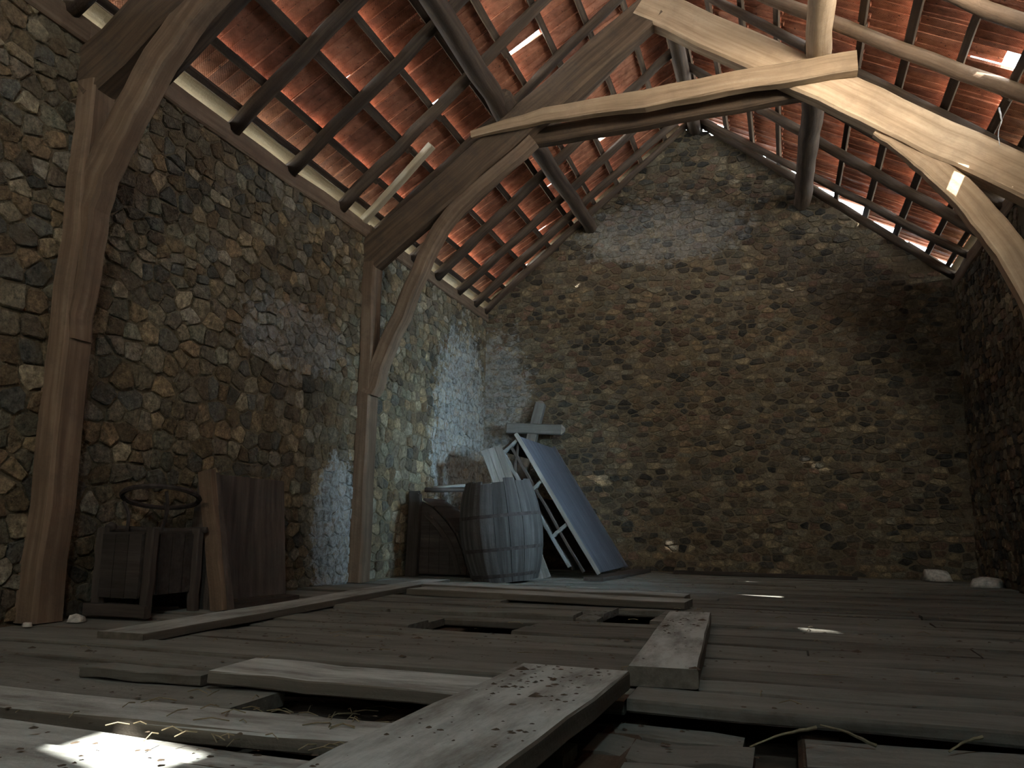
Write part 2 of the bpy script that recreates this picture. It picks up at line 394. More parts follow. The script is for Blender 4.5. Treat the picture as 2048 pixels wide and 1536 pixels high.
# right wall: small window (y 4.4..4.8) beyond the picture's edge
def wall_with_openings(lo, hi, ops):
    gs = []; y = lo
    for (a, b, z0, z1) in ops:
        gs.append(box(W, W+T_W, y, a, ZB, H-0.14))
        gs.append(box(W, W+T_W, a, b, ZB, z0)); gs.append(box(W, W+T_W, a, b, z1, H-0.14)); y = b
    gs.append(box(W, W+T_W, y, hi, ZB, H-0.14)); return join(gs)
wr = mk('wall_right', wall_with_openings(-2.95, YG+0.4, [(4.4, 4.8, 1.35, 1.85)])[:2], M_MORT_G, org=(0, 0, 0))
tag(wr, 'shadowed rubble stone side wall meeting the gable in the dark corner', 'wall', kind='structure')
cells = rubble(6.5, YG, 0, H-0.12, (0.08, 0.18), (0.05, 0.10), 1.4, random.Random(8), lambda u, v: 6.5 < u < YG-0.02, [(0, -1, 0), (0, 1, H-0.13), (1, 0, YG-0.01), (-1, 0, -6.5)])
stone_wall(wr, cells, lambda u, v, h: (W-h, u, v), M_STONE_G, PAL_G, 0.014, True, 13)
# rear wall behind the viewer with a small open hatch
def rear():
    y0, y1 = -3.35, -2.95
    tri = [(-T_W, H-0.1), (W+T_W, H-0.1), (2.5, A)]
    g = [box(-T_W, 2.2, y0, y1, ZB, H-0.1), box(2.8, W+T_W, y0, y1, ZB, H-0.1), box(2.2, 2.8, y0, y1, ZB, 2.05), box(2.2, 2.8, y0, y1, 2.95, H-0.1+0.08)]
    vs = [(x, y0, z) for x, z in tri]+[(x, y1, z) for x, z in tri]
    g.append((vs, [(0, 1, 2), (5, 4, 3), (1, 0, 3, 4), (2, 1, 4, 5), (0, 2, 5, 3)], vs))
    return join(g)
tag(mk('wall_front', rear()[:2], M_MORT_G, org=(0, 0, 0)), 'rubble stone end wall with a small open hatch', 'wall', kind='structure')
tag(mk('ground', box(-40, 45, -40, 50, ZB-0.2, ZB), M_GROUND, org=(0, 0, ZB)), 'pale dry yard outside the barn', 'ground', kind='structure')

# ---------------------------------------------------------------- roof
TH = math.atan2(A-H, 2.5); CT, ST = math.cos(TH), math.sin(TH)
N0 = 0.05; GAUGE = 0.357; SLOPE = math.hypot(A-H, 2.5)
def RP(side, s, y, n=0.0):
    """point on a roof slope: s up the slope from the eave, y along the barn, n out of the plane of the tile undersides"""
    n += N0
    if side < 0: return V((s*CT-n*ST, y, H+s*ST+n*CT))
    return V((W-s*CT+n*ST, y, H+s*ST+n*CT))
roof = {}
for sd, nm, lb in ((-1, 'roof_left', 'red clay tile roof slope above the long stone wall'), (1, 'roof_right', 'sunlit clay tile roof slope full of chinks of daylight')):
    roof[sd] = tag(empty(nm, (0.0 if sd < 0 else W, 0, H)), lb, 'roof', kind='structure')
# the tile: main slab, side flange, head nibs, tail lip
def tile_geo(var):
    rnd = random.Random(100+var)
    def b(x0, x1, y0, y1, z0, z1): return box(x0, x1, y0, y1, z0, z1)
    parts = [b(-0.105, 0.105, 0.0, 0.382, 0.006, 0.019), b(0.075, 0.121, 0.0, 0.38, -0.003, 0.0055),
             b(-0.07, -0.03, 0.355, 0.38, -0.014, 0.006), b(0.03, 0.07, 0.355, 0.38, -0.014, 0.006),
             b(-0.012, 0.012, 0.02, 0.36, 0.0, 0.0065), b(-0.105, -0.092, 0.0, 0.38, 0.0, 0.0065)]
    vs, fs, _ = join(parts)
    vs = [(x+rnd.uniform(-.002, .002), y+rnd.uniform(-.004, .004), z) for x, y, z in vs]
    return vs, fs
TILES = [mesh('roof_tile', *tile_geo(k), M_TILE) for k in range(4)]
TGEO = [tile_geo(k) for k in range(4)]
PITCHX = 0.2145
def tile_matrix(side, row, y, rnd, dy=0, dn=0, ds=0, sx=1, sy=1, rot=None):
    s0 = row*GAUGE-0.03+ds
    tail = RP(side, s0, y+dy, (0.056 if side < 0 else 0.082)+dn); head = RP(side, s0+0.38, y+dy, 0.0+dn*0.4)
    ey = (head-tail).normalized()
    ex = V((0, -1, 0)) if side < 0 else V((0, 1, 0))
    a = rnd.gauss(0, 0.006) if rot is None else rot
    ex = (ex*math.cos(a)+ey*math.sin(a)).normalized(); ez = ex.cross(ey).normalized(); ey = ez.cross(ex)
    M_ = Matrix((ex*sx, ey*sy, ez)).transposed().to_4x4(); M_.translation = tail; return M_
def on_roof(side, x, y):      # pixel -> (s, y) on the slope, at the level of the tile undersides
    n_ = V((-ST, 0, CT)) if side < 0 else V((ST, 0, CT))
    P = hit(x, y, n_, RP(side, 0, 0, 0.0))
    return ((P.x/CT) if side < 0 else (W-P.x)/CT), P.y
def tid(s, y): return int((s+0.045)//GAUGE), round((YG+0.06-PITCHX/2-y)/PITCHX)
ALTER = {-1: {}, 1: {}}
def alter(side, px, py, **kw):
    s, y = on_roof(side, px, py); ALTER[side][tid(s, y)] = kw
# missing and slipped tiles seen as bright holes
alter(1, 1575, 35, sy=0.8); alter(1, 1910, 188, sy=0.85); alter(1, 1700, 408, sy=0.75)
alter(1, 1480, 20, dy=0.03); alter(1, 1640, 60, rot=0.1); alter(1, 2040, 190, sy=0.85); alter(1, 1995, 150, rot=0.12)
alter(-1, 1075, 75, sx=0.72, dy=0.03, rot=0.05); alter(-1, 385, 70, sx=0.7, dy=0.03, rot=0.04); alter(-1, 1240, 255, sx=0.8, dy=0.03, rot=0.05); alter(-1, 945, 172, sx=0.86, dy=0.02)
alter(-1, 805, 323, ds=-0.03, sx=0.95); alter(-1, 720, 440, rot=0.06)
def cut_for_sun(P):                         # a tile broken where the sun comes in to P
    P = V(P); n_ = V((ST, 0, CT)); o = RP(1, 0, 0, 0)
    Q = P+SUN_D*((o-P).dot(n_)/SUN_D.dot(n_)); return (W-Q.x+N0*ST)/CT, Q.y
for P, kw in (((4.5, 5.82, 2.72), dict(sy=0.62)), ((3.53, 4.0, 0.0), dict(sx=0.88, rot=0.03)), ((0.50, 5.25, 0), dict(sy=0.9)), ((0.50, 5.47, 0), dict(sy=0.86)), ((0.49, 5.69, 0), dict(sy=0.9))):
    s, y = cut_for_sun(P); ALTER[1][tid(s, y)] = kw
ALTER[1][SUN_HOLE] = dict(gone=True)
for _r in (1, 2):  # opening added for the truss fill lamp
    for _c in (22, 23, 24): ALTER[1][(_r, _c)] = dict(gone=True)
def tiles(side, y_view, seed):
    rnd = random.Random(seed); cand = []
    rows = int(SLOPE/GAUGE)+1
    ncol = int((YG+0.06+3.4)/PITCHX)
    for r in range(0, rows):
        for c in range(ncol):
            y = YG+0.06-PITCHX/2-c*PITCHX
            kw = ALTER[side].get((r, c), {})
            v = rnd.randrange(4)
            if kw.get('gone'): continue
            sy = kw.get('sy', 1.0); ds = kw.get('ds', 0.0)+(0.40*(1-sy) if sy < 1 else 0)
            if r == rows-1: sy = min(sy, (SLOPE-(r*GAUGE-0.045)-0.02)/0.40)
            if r == 0: ds += 0.02; sy = min(sy, 0.95)
            vis = proj(RP(side, r*GAUGE+0.16, y)); vis = vis and -60 < vis[0] < 2110 and -60 < vis[1]
            M_ = tile_matrix(side, r, y, rnd, kw.get('dy', rnd.gauss(0, 0.003)), abs(rnd.gauss(0, 0.010)) if vis else 0.0, ds+(rnd.gauss(0, 0.006) if r else 0), kw.get('sx', 1.0), sy, kw.get('rot'))
            P = RP(side, r*GAUGE+0.16, y); pj = proj(P); score = 0
            if pj and -60 < pj[0] < 2110 and -60 < pj[1] < 1536: score = 1/pj[2]**2*abs((P-CAM).normalized().dot(V((-ST*-side, 0, CT))))
            cand.append((score, v, M_))
    cand.sort(key=lambda t: -t[0]); rest = []
    for i, (score, v, M_) in enumerate(cand):
        if score > 0 and i < 300:
            o = bpy.data.objects.new('roof_tile', TILES[v]); COL.objects.link(o); o.parent = roof[side]
            o.matrix_basis = Matrix.Translation(-ORG[roof[side].name]) @ M_
        else: rest.append(([M_ @ V(p) for p in TGEO[v][0]], TGEO[v][1]))
    g = join(rest)
    tag(mk('tile_courses', (g[0], g[1]), M_TILE, roof[side], org=(0, 0, 0)), kind='stuff')
tiles(-1, 2.5, 21); tiles(1, 4.0, 22)
# battens
for side in (-1, 1):
    for k in range(0, 10):
        if not k: continue
        s = k*GAUGE-0.02
        for (a, b) in ((-3.3, 2.2), (2.2, 5.6), (5.6, YG+0.05)):
            w = RS.uniform(0.045, 0.065); dn = RS.uniform(-0.006, 0.0)
            if s > SLOPE-0.05: continue
            nn = V((-ST, 0, CT)) if side < 0 else V((ST, 0, CT))
            mk('batten', sweep([RP(side, s+RS.uniform(-.012, .012), a, -0.024+dn), RP(side, s+RS.uniform(-.012, .012), b, -0.024+dn)], rect(w, 0.03), nn, None, 0.004, RS.random(), 7), M_RAFT, roof[side])
# rafters: rough poles running up the slope
def rafter(side, ya, yb, r=0.05, s0=-0.02, s1=None, seed=0, m_=None, bow=0.0):
    s1 = SLOPE-0.03 if s1 is None else s1
    P = [RP(side, s0+(s1-s0)*t, ya+(yb-ya)*t+bow*math.sin(t*math.pi), -0.045-r*0.85) for t in (0, .2, .4, .6, .8, 1)]
    nn = V((-ST, 0, CT)) if side < 0 else V((ST, 0, CT))
    return mk('rafter', sweep(P, circ(r, 8, 0.85), nn, lambda t: 1.08-0.2*t, 0.006, seed, 3), m_ or M_RAFT, roof[side], True)
for i, (ya, yb) in enumerate([(2.15, 2.2), (2.78, 2.85), (3.42, 3.5), (4.06, 4.02), (4.72, 4.66), (5.42, 5.32), (6.02, 6.0), (6.75, 6.7), (7.33, 7.3), (7.92, 7.95), (8.42, 8.5), (8.76, 8.78)]):
    rafter(-1, ya, yb, RS.uniform(0.045, 0.056), seed=i+1, bow=RS.uniform(-.04, .04))
for i, (ya, yb) in enumerate([(2.2, 2.2), (2.9, 2.95), (3.6, 3.7), (4.25, 4.35), (4.72, 5.1), (5.32, 5.95), (6.05, 6.2), (6.85, 6.95), (7.5, 7.6), (8.1, 8.75), (8.72, 8.83)]):
    rafter(1, ya, yb, RS.uniform(0.045, 0.056), seed=i+31, bow=RS.uniform(-.03, .03), m_=M_POST if i in (4, 5) else None)
mk('bright_eave_strip', sweep([RP(-1, 0.0, 5.79, -0.075), RP(-1, 0.85, 5.70, -0.075)], rect(0.075, 0.05), V((-ST, 0, CT)), None, 0.002, 57, 5), M_PALE, roof[-1])  # added pale strip; the brightness beside the truss is put into its colour
# purlins, ridge beam, wall plates
def log(name, a, b, r, parent, seed, m_=M_OLD, n=10, bow=(0, 0, 0)):
    a, b = V(a), V(b); P = [a.lerp(b, t)+V(bow)*math.sin(t*math.pi) for t in (0, .15, .3, .45, .6, .75, .9, 1)]
    return mk(name, sweep(P, circ(r, n), (0, 0, 1), lambda t: 1.05-0.12*t, 0.01, seed, 2), m_, parent, True)
log('purlin', (1.24, 1.6, 3.80), (1.20, 6.05, 3.83), 0.085, roof[-1], 41, M_RAFT, bow=(0.02, 0, 0.02))
log('purlin', (1.26, 5.75, 3.86), (1.28, YG+0.2, 3.90), 0.08, roof[-1], 42, M_RAFT)
log('purlin', (3.66, 1.6, 3.84), (3.66, 6.0, 3.87), 0.095, roof[1], 43, M_PINE, bow=(-0.02, 0, 0.0))
log('purlin', (3.66, 5.75, 3.90), (3.60, YG+0.2, 3.92), 0.09, roof[1], 44, M_RAFT)
log('ridge_beam', (2.5, 1.0, A-0.16), (2.5, YG+0.15, A-0.16), 0.075, roof[1], 45, M_RAFT)
for side, x in ((-1, -0.015), (1, W+0.015)):
    for (a, b) in ((-2.9, 2.9), (2.9, 5.9), (5.9, YG)):
        mk('wall_plate', sweep([(x, a, H-0.085), (x, b, H-0.085)], rect(0.09, 0.13), (0, 0, 1), None, 0.006, a+x, 8), M_POST, roof[side])
    for (a, b) in ((-2.9, 3.0), (3.0, 6.0), (6.0, YG+0.1)):
        c = [RP(side, -0.06, a, -0.006), RP(side, -0.06, b, -0.006), RP(side, 0.075, b, -0.006), RP(side, 0.075, a, -0.006)]
        nn = V((-ST, 0, CT)) if side < 0 else V((ST, 0, CT))
        mk('eave_fillet', sweep([RP(side, 0.105, a, -0.026), RP(side, 0.105, b, -0.026)], rect(0.045, 0.045), nn, None, 0.003, a, 8), M_RAFT, roof[side])  # added in place of the lowest batten to keep eave daylight off the tiles
        mk('eave_board', slab(c if side < 0 else c[::-1], 0.015), M_PALE, roof[side])
# unseen lid added over the made-up roof opening to block the sun
c = [RP(1, 1.15, 3.5, 0.06), RP(1, 1.15, 4.25, 0.06), RP(1, 0.25, 4.25, 0.42), RP(1, 0.25, 3.5, 0.42)]
mk('sun_blocking_lid', slab(c[::-1], 0.01), M_IRON, roof[1])
# half-round ridge tiles
for k in range(28):
    y0 = YG+0.05-k*0.43
    vs, fs = [], []
    for yy in (y0, y0-0.45):
        for j in range(7):
            a = math.pi*(j/6)
            vs += [(2.5+0.14*math.cos(a), yy, A+0.02+0.12*math.sin(a)+(0.02 if yy == y0 else 0)), (2.5+0.12*math.cos(a), yy, A+0.02+0.10*math.sin(a)+(0.02 if yy == y0 else 0))]
    for j in range(6):
        o = 2*j; fs += [(o, o+2, o+16, o+14), (o+1, o+15, o+17, o+3), (o, o+1, o+3, o+2), (o+14, o+16, o+17, o+15)]
    mk('ridge_tile', (vs, fs), M_TILE, roof[-1])
# weathered verge boards lying under the last tiles at the gable
for side, segs in ((1, ((0.02, 0.55), (0.58, 1.35), (1.4, 2.3), (2.35, 3.15))), (-1, ((0.0, 0.5), (0.52, 1.0)))):
    for (a, b) in segs:
        y0, y1 = YG-0.04+RS.uniform(-.03, .03), YG+0.12
        c = [RP(side, a, y0, -0.03), RP(side, a+RS.uniform(0, .05), y1, -0.03), RP(side, b, y1, -0.03), RP(side, b, y0, -0.03)]
        mk('verge_board', slab(c if side < 0 else c[::-1], 0.02), M_GREY, roof[side])

# ---------------------------------------------------------------- trusses
def truss(y, label, right=True, pale=True):
    t = tag(empty('roof_truss', (2.5, y, 0)), label, 'roof truss')
    f = y-0.08
    # left post standing against the wall, principal, curved brace
    mk('post', sweep([(0.055, y, 0.0), (0.065, y, 1.3), (0.06, y, 2.62)], rect(0.125, 0.16), (0, 1, 0), lambda q: 1.05-0.1*q, 0.006, y, 5), M_POST, t)
    mk('principal_rafter', sweep([(-0.02, y, 2.64), (2.47, y, 4.52)], rect(0.28, 0.15), (0, 1, 0), lambda q: 1.0-0.06*q, 0.009, y+1, 12), M_OLD, t)
    return t, f
t2, f2 = truss(5.90, 'open timber roof truss with collar beam nearest the gable wall')
rp = [(2.38, 5.90, 4.56), (3.55, 5.90, 3.735), (4.25, 5.90, 3.22), (5.02, 5.90, 2.66)]
mk('principal_rafter', sweep(rp, rect(0.275, 0.15), (0, 1, 0), None, 0.006, 61, 5), M_PINE, t2)
mk('collar_beam', sweep([(0.98, 5.775, 3.60), (1.6, 5.775, 3.665), (2.4, 5.775, 3.675), (3.2, 5.775, 3.705), (3.90, 5.775, 3.71)], rect(0.165, 0.11), (0, 1, 0), lambda q: 0.35+1.5*q-0.9*q*q if q < .5 else 0.86+0.1*q, 0.007, 62, 4), M_PINE, t2)
mk('collar_beam', sweep([(1.15, 6.02, 3.60), (3.55, 6.02, 3.70)], rect(0.15, 0.10), (0, 1, 0), None, 0.008, 63, 10), M_OLD, t2)
mk('curved_brace', sweep([(0.10, 5.90, 1.50), (0.20, 5.90, 1.80), (0.40, 5.90, 2.26), (0.60, 5.90, 2.72), (0.78, 5.90, 2.98), (1.07, 5.90, 3.22), (1.48, 5.90, 3.53)], rect(0.105, 0.12), (0, 1, 0), lambda q: 1.25-0.3*q, 0.006, 64, 4), M_POST, t2)
mk('curved_brace', sweep([(4.02, 5.90, 3.25), (4.2, 5.90, 3.08), (4.38, 5.90, 2.88), (4.58, 5.90, 2.60), (4.76, 5.90, 2.28), (4.90, 5.90, 1.90), (4.96, 5.90, 1.55)], rect(0.17, 0.11), (0, 1, 0), lambda q: 0.62+0.5*math.sin(min(q*2.2, 1.57)), 0.005, 65, 4), M_PINE, t2)
mk('post', sweep([(4.945, 5.9, 0.0), (4.94, 5.9, 2.62)], rect(0.125, 0.16), (0, 1, 0), None, 0.006, 66, 6), M_POST, t2)
t1, f1 = truss(2.95, 'dark roof truss with thick post beside the tipped bin')
mk('curved_brace', sweep([(0.06, 2.945, 1.30), (0.085, 2.945, 1.75), (0.15, 2.945, 2.12), (0.30, 2.945, 2.42), (0.52, 2.945, 2.78), (0.85, 2.945, 3.12), (1.5, 2.945, 3.56)], rect(0.15, 0.12), (0, 1, 0), lambda q: 1.1-0.2*q, 0.006, 67, 4), M_POST, t1)
mk('principal_rafter', sweep([(2.4, 2.95, 4.55), (5.02, 2.95, 2.66)], rect(0.275, 0.15), (0, 1, 0), None, 0.008, 68, 10), M_OLD, t1)
mk('collar_beam', sweep([(1.0, 2.83, 3.64), (3.95, 2.83, 3.72)], rect(0.165, 0.10), (0, 1, 0), None, 0.008, 69, 10), M_OLD, t1)
mk('post', sweep([(4.945, 2.0, 0.0), (4.94, 2.0, 2.8)], rect(0.11, 0.14), (0, 1, 0), None, 0.006, 70, 6), M_POST, t1)

# ---------------------------------------------------------------- floor
fl = mk('floor', box(-0.05, W+0.05, -2.95, YG, -0.30, -0.13), M_DIRT, org=(0, 0, 0))
tag(fl, 'worn dusty loft floor of wide uneven boards', 'floor', kind='structure')
for i, x in enumerate((0.35, 1.0, 1.65, 2.25, 2.85, 3.34, 3.95, 4.6)):
    mk('joist', sweep([(x, -2.9, -0.105), (x, YG-0.02, -0.105)], rect(0.11, 0.08), (0, 0, 1), None, 0.005, i, 12), M_OLD, fl)
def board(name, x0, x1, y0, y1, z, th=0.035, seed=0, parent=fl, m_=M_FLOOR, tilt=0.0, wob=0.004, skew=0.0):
    yc = (y0+y1)/2; zz = z-th/2
    return mk(name, sweep([(x0, yc, zz), (x1, yc+skew, zz+tilt)], rect(y1-y0, th, 0.18), (0, 0, 1), None, wob, seed, 7), m_, parent)
rf = random.Random(17)
y = 2.27; i = 0
HOLES = [(2.36, 2.63, 4.12, 4.75), (1.62, 2.12, 3.70, 3.86)]
while y < YG-0.03:
    w = min(rf.uniform(0.15, 0.26), YG-0.01-y)
    if w < 0.05: break
    gap = rf.uniform(0.004, 0.014)
    cuts = [0.02, rf.choice((1.65, 2.25, 2.85, 3.34, 3.95)), W-0.02]
    for a, b in zip(cuts, cuts[1:]):
        z = rf.uniform(-0.012, 0.004)
        segs = [(a+0.004, b-0.004)]
        for (hx0, hx1, hy0, hy1) in HOLES:
            if y < hy1-0.05 and y+w > hy0+0.05:
                ns = []
                for (p, q) in segs:
                    if q < hx0 or p > hx1: ns.append((p, q))
                    else:
                        if hx0-p > 0.05: ns.append((p, hx0))
                        if q-hx1 > 0.05: ns.append((hx1, q))
                segs = ns
        for (p, q) in segs:
            i += 1; board('floor_board', p, q, y, y+w-gap, z, 0.035, i, tilt=rf.uniform(-.008, .008), skew=rf.uniform(-.006, .006))
    y += w
# foreground, left of the long loose plank
for j, (x0, x1, y0, y1, z) in enumerate([(0.02, 1.66, 2.06, 2.255, -0.005), (0.02, 1.95, 1.80, 2.045, 0.0), (0.02, 2.56, 1.61, 1.79, 0.008), (0.02, 2.50, 1.445, 1.575, -0.022), (0.02, 2.56, 1.22, 1.435, -0.018), (0.02, 2.56, 0.98, 1.21, -0.02), (0.02, 2.56, 0.74, 0.97, 0.0)]):
    board('floor_board', x0, x1, y0, y1, z, 0.04, 200+j, m_=M_LOOSE if 2 <= j <= 4 else M_FLOOR, wob=0.007)  # paler material puts the light on the near boards into their colour
board('floor_board', 1.45, 2.8, 1.93, 2.25, -0.06, 0.035, 215, m_=M_DARKW, wob=0.008)
board('floor_board', 1.98, 2.8, 1.80, 1.93, -0.035, 0.03, 216, wob=0.01)
# foreground, right: sunken boards beside the hole
for j, (x0, x1, y0, y1, z) in enumerate([(2.6, 3.155, 2.19, 2.305, -0.07), (2.6, 3.185, 1.98, 2.165, -0.07), (2.6, 3.2, 1.7, 1.96, -0.07), (3.30, W-.02, 2.02, 2.26, -0.055), (3.28, W-.02, 1.78, 2.01, -0.06), (3.28, W-.02, 1.5, 1.77, -0.06), (2.6, W-.02, 1.26, 1.49, -0.03), (2.6, W-.02, 1.0, 1.25, -0.01), (2.6, W-.02, .74, .99, 0.0)]):
    board('floor_board', x0, x1, y0, y1, z, 0.035, 230+j, wob=0.006)
y = 0.73; j = 0
while y > -2.9:
    w = rf.uniform(0.2, 0.28); board('floor_board', 0.02, W-0.02, max(y-w+0.008, -2.94), y, 0.0, 0.035, 260+j); y -= w; j += 1

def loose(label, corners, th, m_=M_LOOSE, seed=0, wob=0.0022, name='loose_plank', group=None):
    """plank through mid-lines of two ends: corners = (endA left, endA right, endB right, endB left), top face"""
    c = [V(p) for p in corners]; a = (c[0]+c[1])/2; b = (c[3]+c[2])/2
    w = ((c[1]-c[0]).length+(c[2]-c[3]).length)/2
    z = V((0, 0, th/2))
    return tag(mk(name, sweep([a-z, b-z], rect(w, th, 0.1), (0, 0, 1), None, wob, seed, 8), m_), label, 'plank', group)
def at(z, *px): return [FL(x, y, z) for x, y in px]
P1C = at(0.07, (1060, 1325), (1245, 1342), (985, 1536), (600, 1536))
P1C[2] = P1C[1].lerp(P1C[2], 1.5); P1C[3] = P1C[0].lerp(P1C[3], 1.5)
loose('long thick pale plank lying on the bare boards beside the sunken floor', P1C, 0.05, seed=301)
loose('short wide pale plank lying end to end beyond the long thick plank', at(0.058, (1340, 1220), (1420, 1226), (1395, 1340), (1255, 1332)), 0.055, seed=302)
loose('pale plank bridging the dark dirt hollow, its end against the thick plank', [V((1.72, 1.97, .045)), V((1.74, 2.24, .045)), V((2.535, 2.27, .03)), V((2.525, 2.05, .03))], 0.035, seed=303)
loose('long grey plank lying along the stone wall past the tipped bin', [V((0.74, 2.62, .035)), V((0.95, 2.58, .035)), V((0.80, 5.95, .04)), V((0.60, 6.0, .04))], 0.035, seed=304)
loose('dusty grey plank in front of the barrel with its end by the square hole', [V((0.95, 5.18, .045)), V((0.95, 4.93, .045)), V((2.72, 4.80, .04)), V((2.74, 5.08, .04))], 0.04, seed=305)
loose('dusty grey plank between the barrel and the split plank row', [V((0.85, 5.62, .045)), V((0.85, 5.36, .045)), V((2.66, 5.30, .035)), V((2.68, 5.55, .035))], 0.04, seed=306)
loose('dark thin board lying on the floor under the leaning panel', [V((1.62, 7.0, .03)), V((1.80, 6.98, .03)), V((1.95, 8.6, .03)), V((1.78, 8.62, .03))], 0.03, M_CRATE, 307)
loose('dark narrow plank lying along the foot of the gable wall', [V((2.2, 8.62, .03)), V((2.2, 8.50, .03)), V((3.9, 8.30, .03)), V((3.9, 8.44, .03))], 0.03, M_DARKW, 308)
loose('short dark weathered plank lying end to end with the pale bridging plank', [V((1.28, 1.99, .028)), V((1.28, 2.07, .028)), V((1.70, 2.08, .028)), V((1.70, 2.0, .028))], 0.028, M_FLOOR, 309)

# ---------------------------------------------------------------- barrel
def barrel(c, h, rb, rm, n, lean):
    t = tag(empty('barrel', c), 'old wooden barrel with broken top edge and uneven grey staves', 'barrel')
    rnd = random.Random(5); L = Matrix.Rotation(lean, 3, 'Y') @ Matrix.Rotation(0.03, 3, 'X')
    C_ = V(c)
    def R(z): q = 2*z/h-1; return rm-(rm-rb)*q*q
    for k in range(n):
        a0, a1 = 2*math.pi*k/n, 2*math.pi*(k+0.965)/n
        top = h*rnd.uniform(0.95, 1.0); dr = rnd.uniform(-0.004, 0.004)
        vs, fs, at_ = [], [], []
        zs = [top*q/8 for q in range(9)]
        for z in zs:
            for (a, r) in ((a0, 0), ((a0+a1)/2, 0), (a1, 0), (a1, -0.022), (a0, -0.022)):
                rr = R(z)+r+dr; p = L @ V((rr*math.cos(a), rr*math.sin(a), z)); vs.append(C_+p); at_.append((z+k*3.1, a*0.3, r))
        for q in range(8):
            for j in range(5): fs.append((q*5+j, q*5+(j+1) % 5, q*5+5+(j+1) % 5, q*5+5+j))
        fs.append((4, 3, 2, 1, 0)); fs.append(tuple(40+j for j in range(5)))
        mk('stave', (vs, fs, at_), M_BARREL, t)
    for z0 in (0.05*h, 0.30*h, 0.62*h):
        vs, fs = [], []
        for k in range(36):
            a = 2*math.pi*k/36
            for (dz, r) in ((0, .004), (0.028, .004), (0.028, -.001), (0, -.001)):
                rr = R(z0+dz)+r; vs.append(C_+L @ V((rr*math.cos(a), rr*math.sin(a), z0+dz)))
        for k in range(36):
            for j in range(4): fs.append((k*4+j, ((k+1) % 36)*4+j, ((k+1) % 36)*4+(j+1) % 4, k*4+(j+1) % 4))
        mk('hoop', (vs, fs), M_IRON, t)
    vs = [C_+L @ V(((R(0.04)-.02)*math.cos(2*math.pi*k/20), (R(.04)-.02)*math.sin(2*math.pi*k/20), z)) for z in (0.03, 0.05) for k in range(20)]
    mk('barrel_head', (vs, [tuple(range(19, -1, -1)), tuple(range(20, 40))]+[(k, (k+1) % 20, 20+(k+1) % 20, 20+k) for k in range(20)], vs), M_BARREL, t)
    return t
barrel((1.07, 6.55, 0.008), 0.83, 0.265, 0.345, 18, -0.10)

# ---------------------------------------------------------------- leaning panel on a shallow frame
def leaning_panel():
    y0, y1 = 7.20, 8.55
    B = V((1.70, 0, 0.055)); T = V((0.93, 0, 1.29)); e = (T-B).normalized(); n_ = V((e.z, 0, -e.x)) # outward (+x, up)
    if n_.x < 0: n_ = -n_
    D = 0.20
    t = tag(empty('leaning_panel', (1.7, (y0+y1)/2, 0)), 'large slate-grey panel on a shallow frame leaning above the barrel', 'panel')
    def P(s, y, d): return B.lerp(T, s)+V((0, y, 0))-n_*d
    def q(s0, s1, ya, yb, d): return [P(s0, ya, d), P(s0, yb, d), P(s1, yb, d), P(s1, ya, d)]
    mk('panel_sheet', slab(q(0, 1, y0+0.02, y1-0.02, 0), 0.018), M_PANEL, t)
    def rail(nm, a, b, w=0.04, h=0.04, m_=M_GREY): return mk(nm, sweep([a, b], rect(w, h), n_, None, 0.003, RS.random()*99, 6), m_, t)
    rail('edge_strip', P(-.01, y0+.01, -0.004), P(1.01, y0+.01, -0.004), 0.03, 0.035)
    rail('edge_strip', P(-.01, y1-.01, -0.004), P(1.01, y1-.01, -0.004), 0.03, 0.035, M_PANEL)
    for yy in (y0+0.03, y1-0.03):
        rail('side_rail', P(0.12, yy, D), P(0.99, yy, D), 0.04, 0.03, M_CROSS)
        rail('side_rail', P(0.05, yy, D*0.55), P(0.97, yy, D*0.5), 0.03, 0.025, M_CRATE)
        for s in (0.97, 0.66, 0.35): rail('cross_piece', P(s, yy, 0.02), P(s-0.02, yy, D), 0.045, 0.03, M_CROSS)
        rail('brace', P(0.95, yy, 0.03), P(0.80, yy, D), 0.03, 0.02, M_CRATE)
    mk('end_board', slab([P(0.985, y0+0.03, 0.02), P(0.985, y1-0.03, 0.02), P(0.985, y1-0.03, D+.01), P(0.985, y0+0.03, D+.01)], 0.02), M_CRATE, t)
    mk('back_board', slab(q(0.1, 0.62, y0+0.1, y1-0.1, D*0.98), 0.015), M_DARKW, t)
leaning_panel()
def lean_board():
    c = [TY(962, 902, 7.12), TY(1000, 890, 7.12)]; dn = (TY(1025, 955, 7.12)-TY(1000, 890, 7.12))
    k = c[1].z/-dn.z*0.985; t = tag(empty('pale_board', c[0]+dn*k), 'pale split board leaning behind the broken barrel', 'board')
    for j in range(3):
        a = c[0].lerp(c[1], j/3+0.01); b = c[0].lerp(c[1], (j+1)/3-0.01)
        mk('strip', slab([a+dn*k, b+dn*k, b+V((0, 0.01*j, 0)), a+V((0, 0.01*j, 0))], 0.02), M_GREY, t)
lean_board()
